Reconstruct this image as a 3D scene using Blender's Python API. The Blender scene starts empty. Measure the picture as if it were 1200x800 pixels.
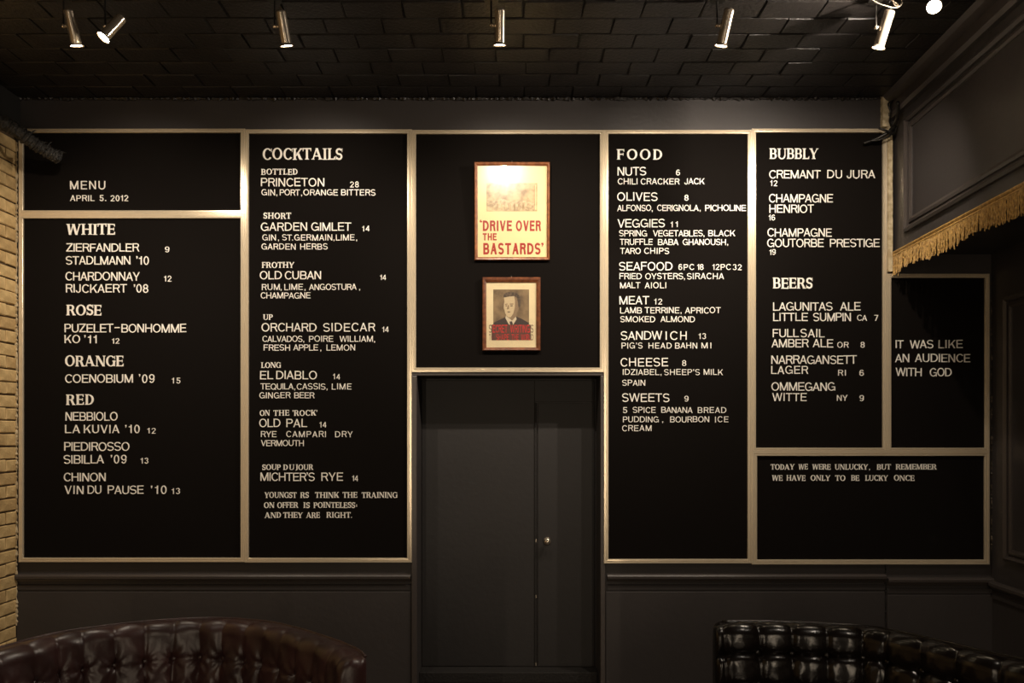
import bpy, bmesh, math, random
from mathutils import Vector, Matrix
random.seed(7)
SC = bpy.context.scene
C = SC.collection
PI = math.pi
EYE, F, HX, HY = 1.6, 925.0, 600.0, 510.0
D = 5.0                                    # distance of the menu wall
CEIL = EYE + 2.135
def P(px, py, d):                          # a point seen at (px, py), d metres away
    return Vector(((px-HX)*d/F, d, EYE+(HY-py)*d/F))

# ------------------------------------------------------------------ camera, world, exposure
cd = bpy.data.cameras.new('camera'); cam = bpy.data.objects.new('camera', cd); C.objects.link(cam)
cd.sensor_width = 36.0; cd.lens = F/1200*36.0; cd.shift_y = 110/1200
cam.location = (0, 0, EYE); cam.rotation_euler = (PI/2, 0, 0); cd.clip_start = .05
SC.camera = cam
w = bpy.data.worlds.new('world'); SC.world = w; w.use_nodes = True
w.node_tree.nodes['Background'].inputs[0].default_value = (1.0, .84, .66, 1)
w.node_tree.nodes['Background'].inputs[1].default_value = .012
vs = SC.view_settings
vs.view_transform = 'Standard'; vs.look = 'None'; vs.exposure = 1.85; vs.gamma = 1.0; vs.use_curve_mapping = False
LAMP = (1.0, .87, .72)
def spot_light(loc, aim, power, cone=100, blend=.9, radius=.02):
    l = bpy.data.lights.new('spot_light', 'SPOT'); l.energy = power; l.color = LAMP
    l.spot_size = math.radians(cone); l.spot_blend = blend; l.shadow_soft_size = radius
    o = bpy.data.objects.new('spot_light', l); C.objects.link(o); o.location = loc
    o.rotation_euler = (Vector(aim)-Vector(loc)).to_track_quat('-Z', 'Y').to_euler()
    return o
# added area light without a fixture, out of view
def fill_strip(loc, rot, sx, sy, power):
    l = bpy.data.lights.new('fill_strip', 'AREA'); l.shape = 'RECTANGLE'; l.size = sx; l.size_y = sy; l.energy = power; l.color = (1.0, .80, .58)
    o = bpy.data.objects.new('fill_strip', l); C.objects.link(o); o.location = loc; o.rotation_euler = rot
    return o
for bx in (-1.50, 1.40):                   # two unseen tall strips added behind the viewer to make frames and housings gleam
    fill_strip((bx, -1.9, 1.55), (math.radians(90), 0, 0), .06, 2.2, 7.5)
for bx, bw in ((-1.9, 7), (1.9, 14)):                 # unseen fill spots added above the frame to put highlights on the sofas
    spot_light((bx, 1.9, CEIL-.06), (bx+.1, 2.9, 0.4), bw, 95, .8, .03)

# ------------------------------------------------------------------ materials
def mat(name, col, rough=.6, metal=0.0, spec=.5, coat=0.0, bump=0.0, bscale=60, var=0.0, vscale=5, emit=None, col2=None, estr=1.0, bdist=.01, vlo=.4, vhi=.65):
    m = bpy.data.materials.new(name); m.use_nodes = True
    nt = m.node_tree; b = nt.nodes['Principled BSDF']
    b.inputs['Base Color'].default_value = (*col, 1); b.inputs['Roughness'].default_value = rough
    b.inputs['Metallic'].default_value = metal; b.inputs['Specular IOR Level'].default_value = spec
    b.inputs['Coat Weight'].default_value = coat
    tc = nt.nodes.new('ShaderNodeTexCoord')
    if emit:
        b.inputs['Emission Color'].default_value = (*emit, 1); b.inputs['Emission Strength'].default_value = estr
    if var or col2:
        n = nt.nodes.new('ShaderNodeTexNoise'); n.inputs['Scale'].default_value = vscale; n.inputs['Detail'].default_value = 5
        nt.links.new(tc.outputs['Object'], n.inputs['Vector'])
        r = nt.nodes.new('ShaderNodeValToRGB')
        c2 = col2 if col2 else tuple(c*(1-var) for c in col)
        r.color_ramp.elements[0].position = vlo; r.color_ramp.elements[0].color = (*c2, 1)
        r.color_ramp.elements[1].position = vhi; r.color_ramp.elements[1].color = (*col, 1)
        nt.links.new(n.outputs['Fac'], r.inputs['Fac']); nt.links.new(r.outputs['Color'], b.inputs['Base Color'])
    if bump:
        n2 = nt.nodes.new('ShaderNodeTexNoise'); n2.inputs['Scale'].default_value = bscale; n2.inputs['Detail'].default_value = 6
        nt.links.new(tc.outputs['Object'], n2.inputs['Vector'])
        bp = nt.nodes.new('ShaderNodeBump'); bp.inputs['Strength'].default_value = bump; bp.inputs['Distance'].default_value = bdist
        nt.links.new(n2.outputs['Fac'], bp.inputs['Height']); nt.links.new(bp.outputs['Normal'], b.inputs['Normal'])
    return m
M = {}
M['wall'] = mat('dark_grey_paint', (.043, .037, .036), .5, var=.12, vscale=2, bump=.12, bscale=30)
M['recess'] = mat('shaded_recess_paint', (.021, .0185, .018), .55, var=.12, vscale=2, bump=.1, bscale=30)  # wall paint darkened: the shade inside the doorway is put into the colour
M['trim'] = mat('dark_trim_paint', (.060, .050, .046), .32, bump=.08, bscale=25)
M['ceil'] = mat('black_ceiling_paint', (.019, .016, .015), .42, var=.3, vscale=9, bump=.5, bscale=45)
M['joint'] = mat('ceiling_joint', (.010, .008, .007), .7, bump=.4, bscale=60)
M['beam'] = mat('black_beam_paint', (.010, .009, .008), .6, bump=.2, bscale=20)
M['brick'] = mat('yellow_brick', (.66, .47, .22), .75, col2=(.50, .34, .15), vscale=14, bump=.4, bscale=70)
M['brick2'] = mat('yellow_brick_dark', (.56, .38, .17), .75, col2=(.42, .28, .12), vscale=14, bump=.4, bscale=70)
M['mortar'] = mat('dark_mortar', (.10, .065, .035), .9, bump=.5, bscale=80)
M['plaster'] = mat('cream_plaster', (.62, .52, .34), .7, col2=(.40, .31, .18), vscale=25, bump=.6, bscale=60)
M['lump'] = mat('rough_painted_bead', (.16, .125, .09), .35, col2=(.03, .024, .018), vscale=40, bump=.8, bscale=90)
M['felt'] = mat('black_felt', (.0058, .0045, .0038), .95, spec=.08, bump=.15, bscale=300, bdist=.002)
M['alu'] = mat('champagne_aluminium', (.78, .665, .49),  .22, metal=.5, bump=.02, bscale=90)
M['letter'] = mat('ivory_plastic', (.90, .86, .79), .45)
M['chrome'] = mat('brushed_nickel', (.70, .60, .48), .20, metal=.88)
M['blackmetal'] = mat('black_metal', (.02, .018, .016), .35, metal=.6)
M['lens'] = mat('lamp_lens', (1, .9, .7), .3, emit=(1.0, .80, .52), estr=60)
M['paper1'] = mat('cream_poster_paper', (.84, .72, .38), .8, var=.05, vscale=4)
M['paper2'] = mat('aged_poster_paper', (.80, .66, .40), .8, var=.08, vscale=12)
M['wood'] = mat('brown_picture_wood', (.20, .062, .022), .35, col2=(.10, .030, .012), vscale=40, bump=.1, bscale=90)
M['wood1'] = mat('amber_picture_wood', (.30, .105, .034), .35, col2=(.17, .055, .02), vscale=40, bump=.1, bscale=90)
M['red'] = mat('red_ink', (.36, .016, .005), .7)
M['red2'] = mat('bright_red_ink', (.80, .012, .014), .7, col2=(.55, .012, .012), vscale=50)
M['maroon'] = mat('dark_maroon_ink', (.065, .015, .012), .7)
M['redband'] = mat('red_brown_ink', (.14, .030, .018), .7, col2=(.08, .035, .02), vscale=60)
M['sepia'] = mat('sepia_print', (.62, .46, .24), .8, col2=(.30, .19, .08), vscale=22, vlo=.35, vhi=.6)
M['sepia2'] = mat('sepia_print_detail', (.36, .25, .13), .8, col2=(.66, .5, .28), vscale=60)
M['photo'] = mat('portrait_backdrop_ink', (.27, .18, .09), .8, col2=(.13, .085, .045), vscale=14, vlo=.38, vhi=.62)
M['skin'] = mat('portrait_face_ink', (.58, .45, .27), .8)
M['skin2'] = mat('portrait_half_tone_ink', (.26, .175, .10), .8)
M['hair'] = mat('portrait_hair_ink', (.05, .032, .02), .8, col2=(.16, .11, .07), vscale=70)
M['suit'] = mat('portrait_suit_ink', (.045, .028, .022), .8)
M['shirt'] = mat('portrait_shirt_ink', (.62, .52, .36), .8)
M['gold'] = mat('gold_fringe_thread', (.60, .37, .11), .45, col2=(.34, .19, .05), vscale=60, spec=.6)
M['leather1'] = mat('oxblood_leather', (.040, .0165, .0155), .36, col2=(.025, .011, .010), vscale=8, bump=.25, bscale=140, bdist=.002, spec=.5)
M['leather2'] = mat('black_brown_leather', (.007, .005, .0045), .20, bump=.2, bscale=120, bdist=.002, coat=.0, spec=.42)
M['pipe'] = mat('frayed_black_wrap', (.008, .007, .006), .6, col2=(.022, .019, .016), vscale=30, bump=1.0, bscale=50, bdist=.02)
M['floor'] = mat('dark_floor_boards', (.030, .018, .011), .4, col2=(.018, .011, .007), vscale=6, bump=.1)
def glass_mat():
    m = bpy.data.materials.new('picture_glass'); m.use_nodes = True; nt = m.node_tree
    nt.nodes.remove(nt.nodes['Principled BSDF'])
    t = nt.nodes.new('ShaderNodeBsdfTransparent'); g = nt.nodes.new('ShaderNodeBsdfGlossy'); g.inputs['Roughness'].default_value = .045
    g2 = nt.nodes.new('ShaderNodeBsdfGlossy'); g2.inputs['Roughness'].default_value = .26
    gx = nt.nodes.new('ShaderNodeMixShader'); gx.inputs[0].default_value = .42
    nt.links.new(g.outputs[0], gx.inputs[1]); nt.links.new(g2.outputs[0], gx.inputs[2])
    lw = nt.nodes.new('ShaderNodeLayerWeight'); lw.inputs['Blend'].default_value = .5
    pw = nt.nodes.new('ShaderNodeMath'); pw.operation = 'POWER'; pw.inputs[1].default_value = 5
    ma = nt.nodes.new('ShaderNodeMath'); ma.operation = 'MULTIPLY_ADD'; ma.inputs[1].default_value = .95; ma.inputs[2].default_value = .06
    nt.links.new(lw.outputs['Facing'], pw.inputs[0]); nt.links.new(pw.outputs[0], ma.inputs[0]); x = nt.nodes.new('ShaderNodeMixShader')
    nt.links.new(ma.outputs[0], x.inputs[0]); nt.links.new(t.outputs[0], x.inputs[1]); nt.links.new(gx.outputs[0], x.inputs[2])
    nt.links.new(x.outputs[0], nt.nodes['Material Output'].inputs['Surface'])
    return m
M['glass'] = glass_mat()

# ------------------------------------------------------------------ builders
def link(name, me, parent=None, loc=None):
    o = bpy.data.objects.new(name, me); C.objects.link(o)
    if parent: o.parent = parent
    if loc is not None: o.location = loc
    return o
def mesh(name, vs_, fs, m, parent=None, smooth=False, loc=None):
    me = bpy.data.meshes.new(name); me.from_pydata([tuple(v) for v in vs_], [], fs); me.materials.append(m)
    if smooth: me.polygons.foreach_set('use_smooth', [True]*len(fs))
    me.update()
    return link(name, me, parent, loc)
class MB:
    def __init__(s): s.v = []; s.f = []
    def box(s, x0, y0, z0, x1, y1, z1):
        n = len(s.v)
        s.v += [(x0,y0,z0),(x1,y0,z0),(x1,y1,z0),(x0,y1,z0),(x0,y0,z1),(x1,y0,z1),(x1,y1,z1),(x0,y1,z1)]
        s.f += [(n,n+3,n+2,n+1),(n+4,n+5,n+6,n+7),(n,n+1,n+5,n+4),(n+1,n+2,n+6,n+5),(n+2,n+3,n+7,n+6),(n+3,n,n+4,n+7)]
        return s
    def loft(s, rings, closed=True, caps=True):
        n = len(s.v); k = len(rings[0])
        for r in rings: s.v += [tuple(p) for p in r]
        for i in range(len(rings)-1):
            for j in range(k if closed else k-1):
                a = n+i*k+j; b = n+i*k+(j+1) % k
                s.f.append((a, b, b+k, a+k))
        if caps:
            s.f.append(tuple(range(n+k-1, n-1, -1))); s.f.append(tuple(range(n+(len(rings)-1)*k, n+len(rings)*k)))
        return s
    def tube(s, pts, r, seg=8, caps=True):
        pts = [Vector(p) for p in pts]; rings = []
        for i, p in enumerate(pts):
            t = (pts[min(i+1, len(pts)-1)]-pts[max(i-1, 0)]).normalized()
            u = t.cross(Vector((0,0,1)) if abs(t.z) < .9 else Vector((0,1,0))).normalized(); v = t.cross(u)
            rr = r[i] if isinstance(r, (list, tuple)) else r
            rings.append([p+u*(rr*math.cos(2*PI*j/seg))+v*(rr*math.sin(2*PI*j/seg)) for j in range(seg)])
        return s.loft(rings, True, caps)
    def ball(s, c, r, seg=10, rows=6, sc=(1,1,1)):
        c = Vector(c); rings = []
        for i in range(rows+1):
            a = -PI/2+PI*(i+.001)/(rows+.002)
            rings.append([c+Vector((sc[0]*r*math.cos(a)*math.cos(2*PI*j/seg), sc[1]*r*math.cos(a)*math.sin(2*PI*j/seg), sc[2]*r*math.sin(a))) for j in range(seg)])
        return s.loft(rings, True, False)
    def build(s, name, m, parent=None, smooth=False, loc=None, bevel=0):
        o = mesh(name, s.v, s.f, m, parent, smooth, loc)
        if bevel:
            b = o.modifiers.new('bevel', 'BEVEL'); b.width = bevel; b.segments = 2; b.limit_method = 'ANGLE'
        return o
def tag(o, label=None, cat=None, group=None, kind=None):
    if label: o['label'] = label
    if cat: o['category'] = cat
    if group: o['group'] = group
    if kind: o['kind'] = kind
    return o
def empty(name, loc=(0,0,0), rot=(0,0,0)):
    o = bpy.data.objects.new(name, None); C.objects.link(o); o.location = loc; o.rotation_euler = rot; o.empty_display_size = .1
    return o
def S(o): return tag(o, kind='structure')
def boxs(name, b, m, parent=None, bevel=0): return MB().box(*b).build(name, m, parent, bevel=bevel)

# ------------------------------------------------------------------ setting: walls, ceiling, floor
K = D/F
XL = (20.5-HX)*K; XR = (1161.5-HX)*K                    # back wall corners
DX0, DX1, DZ = (489-HX)*K, (703.2-HX)*K, EYE+(HY-440.5)*K # doorway
RX = .049                                                # the right wall opens slightly as it recedes
wb = MB()
wb.box(XL-.3, D, 0, DX0, D+.235, CEIL+.1).box(DX1, D, 0, XR+.3, D+.235, CEIL+.1).box(DX0, D, DZ, DX1, D+.235, CEIL+.1)
wb.box(DX0-.1, D+.235, 0, DX1+.1, D+.40, DZ+.2)
wb = S(wb.build('wall_back', M['wall']))
S(boxs('floor', (-4, -3, -.1, 4, D+.4, 0), M['floor']))
ceiling = S(boxs('ceiling', (-4, -3, CEIL+.008, 4, D+.3, CEIL+.2), M['joint']))
wl = S(boxs('wall_left', (XL-.3, -2.6, 0, XL-.012, D, CEIL), M['mortar']))
# right wall, lower part
def xr(y): return XR-RX*(D-y)
SOFZ = EYE+(HY-298)*K                                    # underside of the bulkhead
r = MB(); r.loft([[(xr(-2.6), -2.6, z), (xr(D), D, z), (xr(D)+.3, D, z), (xr(-2.6)+.3, -2.6, z)] for z in (0, CEIL)])
S(r.build('wall_right', M['wall']))
# bulkhead above the alcove
XB = (1046.5-HX)*K
def xb(y): return XB-RX*(D-y)
r = MB(); r.loft([[(xb(-2.6), -2.6, z), (xb(D), D, z), (xr(D), D, z), (xr(-2.6), -2.6, z)] for z in (SOFZ, CEIL)])
bulk = S(r.build('ceiling_bulkhead', M['wall']))
# the mouldings of the bulkhead (child pieces)
def along(xf, y0, y1, prof, name, m, parent=None):      # sweep a (projection, z) profile along a slanting side wall
    a = [(xf(y0)-p, y0, z) for p, z in prof]; b = [(xf(y1)-p, y1, z) for p, z in prof]
    return MB().loft([a, b]).build(name, m, parent)
cz = EYE+1.99
along(xb, 0, D-.001, [(-.002, cz), (.03, cz), (.045, cz+.02), (.045, cz+.035), (.02, cz+.045), (.02, cz+.10), (.06, cz+.12), (.08, CEIL-.002), (-.002, CEIL-.002)], 'cornice_moulding', M['trim'], bulk)
def rect_moulding(xf, y0, y1, z0, z1, w_, parent, name='panel_moulding', m=None):
    m = m or M['trim']; e = .018
    def bar(a, b):
        (ya, za), (yb, zb) = a, b
        return a, b
    prof = [(0, 0), (.0, .35), (1, .2), (1, 0.0)]
    outer = [(y0, z0), (y1, z0), (y1, z1), (y0, z1)]
    for (ins, dep) in ((0, .026), (w_*.62, .014)):
        t = w_*.42
        oc = [(y0+ins, z0+ins), (y1-ins, z0+ins), (y1-ins, z1-ins), (y0+ins, z1-ins)]
        ic = [(y0+ins+t, z0+ins+t), (y1-ins-t, z0+ins+t), (y1-ins-t, z1-ins-t), (y0+ins+t, z1-ins-t)]
        for i in range(4):
            j = (i+1) % 4; ring = []
            for (o_, q) in ((oc[i], ic[i]), (oc[j], ic[j])):
                mid = ((o_[0]+q[0])/2, (o_[1]+q[1])/2)
                ring.append([(xf(o_[0])+.001, o_[0], o_[1]), (xf(o_[0])-dep*.7, o_[0], o_[1]), (xf(mid[0])-dep, *mid), (xf(q[0])-dep*.5, *q), (xf(q[0])+.001, *q)])
            MB().loft(ring).build(name, m, parent)
wr = bpy.data.objects['wall_right']
rect_moulding(xb, 3.05, 4.81, EYE+1.235, EYE+1.93, .075, bulk)
rect_moulding(xb, 1.1, 2.86, EYE+1.235, EYE+1.93, .075, bulk)
rect_moulding(xr, 3.5, 4.842, EYE-.765, EYE+.845, .07, wr)
rect_moulding(xr, 1.9, 3.3, EYE-.765, EYE+.845, .07, wr)
# black beam along the left wall
bm_ = MB().loft([[(XL-.02, 0, z0), (XL+x_, 0, z0), (XL+x_, 0, CEIL), (XL-.02, 0, CEIL)] if 0 else [(XL-.012, y, 1.6+1.90), (XL+.02, y, 1.6+1.90), (XL+.02, y, CEIL), (XL-.012, y, CEIL)] for y in (-2.6, D-.002) for z0 in (0,) for x_ in (0,)])
S(bm_.build('trim_1', M['beam']))

# doorway casing, jamb, door, threshold
CW0 = (482.6-HX)*K; CW1 = (709-HX)*K
t2 = empty('trim_2', (0, D, 0)); S(t2)
FZ = D-.022
MB().box(CW0, FZ-D, 0, DX0, 0, DZ).build('jamb_casing', M['trim'], t2, bevel=.004)
MB().box(DX1, FZ-D, 0, CW1, 0, DZ).build('jamb_casing', M['trim'], t2, bevel=.004)
MB().box(CW0, FZ-D, DZ, CW1, 0, DZ+.026).build('head_casing', M['trim'], t2, bevel=.004)
DB = D+.235
d1 = empty('door_1', (0, DB, 0)); S(d1)
k5 = DB/F
sx = (629.5-HX)*k5; dz1 = EYE+(HY-472)*k5; dz0 = EYE+(HY-779.5)*k5
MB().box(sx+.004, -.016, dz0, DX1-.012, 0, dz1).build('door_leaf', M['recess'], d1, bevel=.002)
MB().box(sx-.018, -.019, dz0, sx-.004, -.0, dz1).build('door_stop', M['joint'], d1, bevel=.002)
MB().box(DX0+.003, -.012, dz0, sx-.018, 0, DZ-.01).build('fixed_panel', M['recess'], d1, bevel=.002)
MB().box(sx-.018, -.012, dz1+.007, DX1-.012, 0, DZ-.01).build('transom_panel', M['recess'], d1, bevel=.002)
kx = (641-HX)*k5; kz = EYE+(HY-633)*k5
kn = MB(); kn.tube([(kx, -.016, kz), (kx, -.021, kz)], .024, 18); kn.tube([(kx, -.021, kz), (kx, -.05, kz)], .009, 12); kn.ball((kx, -.062, kz), .024, 16, 10, (1, .75, 1))
kn.build('door_knob', M['chrome'], d1, smooth=True)
for hz in (633, 698, 777):
    z = EYE+(HY-hz)*k5
    MB().box(sx-.012, -.021, z-.010, sx-.004, -.018, z+.010).build('latch_plate', M['chrome'], d1)
S(boxs('baseboard_door', (DX0, D+.10, 0, DX1, DB, dz0-.006), M['joint'], bevel=.004))

# wall rail profile under the boards
def rail(x0, x1, z, name):
    prof = [(0, z-.028), (-.012, z-.026), (-.016, z-.012), (-.034, z-.006), (-.036, z+.010), (-.028, z+.018), (0, z+.022)]
    return S(MB().loft([[(x0, D+p, q) for p, q in prof], [(x1, D+p, q) for p, q in prof]]).build(name, M['trim']))
zr = EYE+(HY-676)*K
XS = (1037.5-HX)*K                                       # vertical break in the wall
rail(XL, CW0-.004, zr, 'trim_3'); rail(CW1+.012, XS-.006, zr, 'trim_4'); rail(XS+.006, XR, zr-.022, 'trim_5')
def lower(x0, x1, z, name):
    prof = [(0, z-.02), (-.010, z-.018), (-.012, z+.010), (-.002, z+.016), (0, z+.016)]
    return S(MB().loft([[(x0, D+p, q) for p, q in prof], [(x1, D+p, q) for p, q in prof]]).build(name, M['wall']))
lower(XL, CW0-.004, zr-.060, 'trim_6'); lower(CW1+.012, XS-.006, zr-.060, 'trim_7'); lower(XS+.006, XR, zr-.082, 'trim_8')
S(boxs('trim_9', (XS+.007, D-.014, 0, XR, D, zr-.11), M['wall'], bevel=.003))
S(boxs('trim_10', (CW1+.004, D-.010, 0, XS-.007, D, zr-.09), M['wall'], bevel=.003))
S(boxs('trim_11', (XL, D-.010, 0, CW0-.004, D, zr-.09), M['wall'], bevel=.003))
zz = EYE-.935
along(xr, 0, D-.03, [(-.002, zz-.03), (.02, zz-.028), (.036, zz-.008), (.036, zz+.008), (.02, zz+.018), (-.002, zz+.02)], 'chair_rail', M['trim'], wr)
along(xr, 0, D-.03, [(-.002, zz-.09), (.012, zz-.088), (.012, zz-.065), (-.002, zz-.06)], 'lower_rail', M['wall'], wr)
# rough beads of plaster where materials meet
def bead(x, z0, z1, r0, name, m, y=D-.004, n=None, seed=1, axis='z', jit=.5):
    rng = random.Random(seed); n = n or int(abs(z1-z0)/.012); pts = []; rs = []
    for i in range(n+1):
        t = z0+(z1-z0)*i/n
        q = (x+rng.uniform(-.3, .3)*r0, y+rng.uniform(-.2, .2)*r0, t) if axis == 'z' else (t, y+rng.uniform(-.2, .2)*r0, x+rng.uniform(-.3, .3)*r0)
        pts.append(q); rs.append(r0*rng.uniform(1-jit, 1+jit))
    return S(MB().tube(pts, rs, 6).build(name, m))
bead((1163.0-HX)*K, EYE-.75, EYE+1.0, .011, 'trim_12', M['lump'], seed=3)
bead((20.8-HX)*K, EYE-1.2, EYE+1.85, .006, 'trim_13', M['plaster'], seed=4, y=D-.012, jit=.9)
bead(CEIL-.004, XL, XB, .010, 'trim_14', M['ceil'], seed=5, axis='x', jit=.8)
bead(XS, 0, zr+.09, .005, 'trim_15', M['joint'], seed=6, y=D-.002)

# bricks of the ceiling: piece by piece, children of the ceiling
def brick_mesh(name, lx, ly, h, ch, m, rng):             # underside toward -z, face at z=0
    j = lambda: rng.uniform(-.003, .003)
    v = []
    for (z, i) in ((h, 0), (ch, 0), (0, ch)):
        for (a, b) in ((-1, -1), (1, -1), (1, 1), (-1, 1)):
            v.append((a*(lx/2-i)+j(), b*(ly/2-i)+j(), z+(j()*.5 if z == 0 else 0)))
    f = [(8, 11, 10, 9)]
    for k in (0, 4):
        for i in range(4):
            a = k+i; b = k+(i+1) % 4
            f.append((a, b, b+4, a+4))
    me = bpy.data.meshes.new(name); me.from_pydata(v, [], f); me.materials.append(m)
    return me
rng = random.Random(11)
CB, CH = .30, .158
variants = [brick_mesh('brick', CB-.007, CH-.008, .03, .004, M['ceil'], rng) for _ in range(6)]
row = 0; y = D-CH/2-.01; cnt = 0
while y > 3.45:
    x = XL+.05+(row % 2)*CB/2+rng.uniform(-.02, .02)
    while x < XB:
        o = link('brick', variants[rng.randrange(6)], ceiling, (x+rng.uniform(-.003, .003), y+rng.uniform(-.002, .002), CEIL-.001+rng.uniform(-.0015, .0015)))
        o.rotation_euler = (rng.uniform(-.012, .012), rng.uniform(-.006, .006), rng.uniform(-.008, .008)); cnt += 1
        x += CB
    y -= CH; row += 1
rest = MB()
while y > -2.5:
    x = XL+.05+(row % 2)*CB/2
    while x < XB:
        rest.box(x-CB/2+.006, y-CH/2+.006, CEIL-.012+rng.uniform(-.004, .004), x+CB/2-.006, y+CH/2-.006, CEIL+.012); x += CB
    y -= CH; row += 1
tag(rest.build('brick', M['ceil'], ceiling), kind='stuff')

# yellow bricks of the left wall
BH, BL = .0806, .215
wv = []
for m_ in (M['brick'], M['brick2']):
    for ln in (BL, BL/2-.002):
        for _ in range(3):
            wv.append(brick_mesh('brick', ln-.006, BH-.011, .03, .004, m_, rng))
R90 = Matrix.Rotation(-PI/2, 4, 'Y') @ Matrix.Rotation(PI/2, 4, 'Z')
def rot_brick():  # face toward +x, length along y
    return Matrix(((0, 0, -1), (1, 0, 0), (0, -1, 0)))
RB = rot_brick().to_euler()
zb = .04; row = 0; restb = MB()
while zb < 3.50:
    y1 = D-.006; first = True
    header = row % 2 == 1
    while y1 > -2.4:
        ln = BL/2 if (header and first) else BL
        if zb > .25 and y1 > 4.2:
            i = (0 if rng.random() < .7 else 6)+(3 if ln < BL else 0)+rng.randrange(3)
            o = link('brick', wv[i], wl, (XL+rng.uniform(-.002, .004), y1-ln/2, zb+rng.uniform(-.002, .002)))
            o.rotation_euler = RB
        else:
            restb.box(XL-.03, y1-ln+.003, zb-BH/2+.005, XL+rng.uniform(-.003, .003), y1-.003, zb+BH/2-.005)
        y1 -= ln; first = False
    zb += BH; row += 1
tag(restb.build('brick', M['brick'], wl), kind='stuff')

# ------------------------------------------------------------------ letter shapes
def build_glyphs(tk, tn, serif):
    """every glyph as quads in a unit cap height; tk thick stroke, tn thin stroke"""
    G = {}
    class Gl:
        def __init__(s): s.q = []; s.strips = []
        def quad(s, *p): s.q.append(p)
        def rect(s, x0, y0, x1, y1): s.quad((x0,y0),(x1,y0),(x1,y1),(x0,y1))
        def slant(s, xb_, xt, w_, yb=0, yt=1, wt=None):
            wt = w_ if wt is None else wt
            s.quad((xb_, yb), (xb_+w_, yb), (xt+wt, yt), (xt, yt))
        def arc(s, cx, cy, rx, ry, tx, ty, a0, a1):
            n = max(3, int(abs(a1-a0)/20)); o = []; i = []
            for k in range(n+1):
                a = math.radians(a0+(a1-a0)*k/n)
                o.append((cx+rx*math.cos(a), cy+ry*math.sin(a))); i.append((cx+(rx-tx)*math.cos(a), cy+(ry-ty)*math.sin(a)))
            s.strips.append((o, i))
        def srf(s, x0, x1, y, e=None):                   # slab serif under or over a stem spanning x0..x1
            if not serif: return
            e = .10 if e is None else e; h = .045; b = .05
            if y < .5:
                s.rect(x0-e, y, x1+e, y+h); s.quad((x0-e*.6, y+h), (x1+e*.6, y+h), (x1, y+h+b), (x0, y+h+b))
            else:
                s.rect(x0-e, y-h, x1+e, y); s.quad((x0, y-h-b), (x1, y-h-b), (x1+e*.6, y-h), (x0-e*.6, y-h))
    def new(ch, l, r):
        g = Gl(); g.l = l; g.r = r; G[ch] = g; return g
    s0 = .1 if serif else 0.0                            # room for the left serif
    sb = .03 if serif else .085
    def stem(g, x, t, y0=0, y1=1, lo=True, hi=True, e=None):
        g.rect(x, y0, x+t, y1)
        if lo: g.srf(x, x+t, y0, e)
        if hi: g.srf(x, x+t, y1, e)
    W = .86; g = new('A', .01, .01)
    g.slant(s0*.6, W/2-tn*.4, tn*1.08); g.slant(W-tk*1.08+s0*.6, W/2-tk*.55+s0*.3 if not serif else W/2-tk*.45, tk*1.1)
    g.rect(W*.24+s0*.3, .27, W*.78, .27+tn*.9)
    g.srf(s0*.6, s0*.6+tn, 0); g.srf(W-tk+s0*.6, W+s0*.6, 0)
    def bowl(g, x0, xe, y0, y1, ty=None, tx=None):
        ty = ty or tn; tx = tx or tk; r_ = min((y1-y0)/2*(1.0), xe-x0-.05)
        g.rect(x0, y1-ty, xe-r_, y1); g.rect(x0, y0, xe-r_, y0+ty)
        g.arc(xe-r_, (y0+y1)/2, r_, (y1-y0)/2, tx, ty, -90, 90)
    g = new('B', sb, .05); stem(g, s0, tk, e=.07); bowl(g, s0+tk, .76, .5-tn/2, 1); bowl(g, s0+tk, .80, 0, .5+tn/2)
    W = .86; g = new('C', .05, .04); g.arc(W/2+.03, .5, W/2+.03, .52, tk, tn, 38 if serif else 36, 322)
    if serif: g.rect(W-.065, .68, W-.02, .98)
    g = new('D', sb, .05); stem(g, s0, tk, e=.07); bowl(g, s0+tk, .86, 0, 1)
    for ch in 'EF':
        W = .74 if ch == 'E' else .70; g = new(ch, sb, .04); stem(g, s0, tk, e=.07)
        g.rect(s0+tk, 1-tn, W, 1); g.rect(s0+tk, .5-tn*.35, W-.07, .5+tn*.65)
        if ch == 'E': g.rect(s0+tk, 0, W, tn)
        if serif:
            g.quad((W-.05, .76), (W, .76), (W, 1), (W-.14, 1)); g.rect(W-.12, .38, W-.075, .64)
            if ch == 'E': g.quad((W-.15, 0), (W+.02, 0), (W+.03, .26), (W-.02, .26))
    W = .92; g = new('G', .05, .06 if not serif else .02); g.arc(W/2+.01, .5, W/2+.01, .52, tk, tn, 40, 318)
    if serif: stem(g, W-tk-.04, tk, .02, .46, False, True, .07); g.rect(W-.09, .68, W-.045, .98)
    else: g.rect(W-tn*.9, 0, W, .5); g.rect(W*.54, .5-tn*.9, W, .5)
    W = .82; g = new('H', sb, sb); stem(g, s0, tk); stem(g, W-tk+s0, tk); g.rect(s0+tk*.5, .5-tn/2, W-tk*.5+s0, .5+tn/2)
    g = new('I', sb, sb); stem(g, s0, tk)
    g = new('J', .02, sb); W = .58
    if serif: g.rect(W-tk-.06, .12, W-.06, 1); g.srf(W-tk-.06, W-.06, 1); g.arc(W-tk-.14, .10, .08+tk, .22, tk, .06, -130, 8)
    else: g.rect(W-tk, .28, W, 1); g.arc(W/2, .28, W/2, .30, tk, tn, 180, 360)
    W = .82; g = new('K', sb, .0); stem(g, s0, tk)
    g.slant(s0+tk*.7, W-tn*1.3+s0*.3, tn*1.4, .34, 1); g.slant(W-tk*1.25+s0*.6, W*.36+s0*.5, tk*1.25, 0, .62)
    g.srf(W-tn+s0*.2, W+s0*.3, 1, .07); g.srf(W-tk+s0*.6, W+s0*.6, 0, .05)
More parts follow.
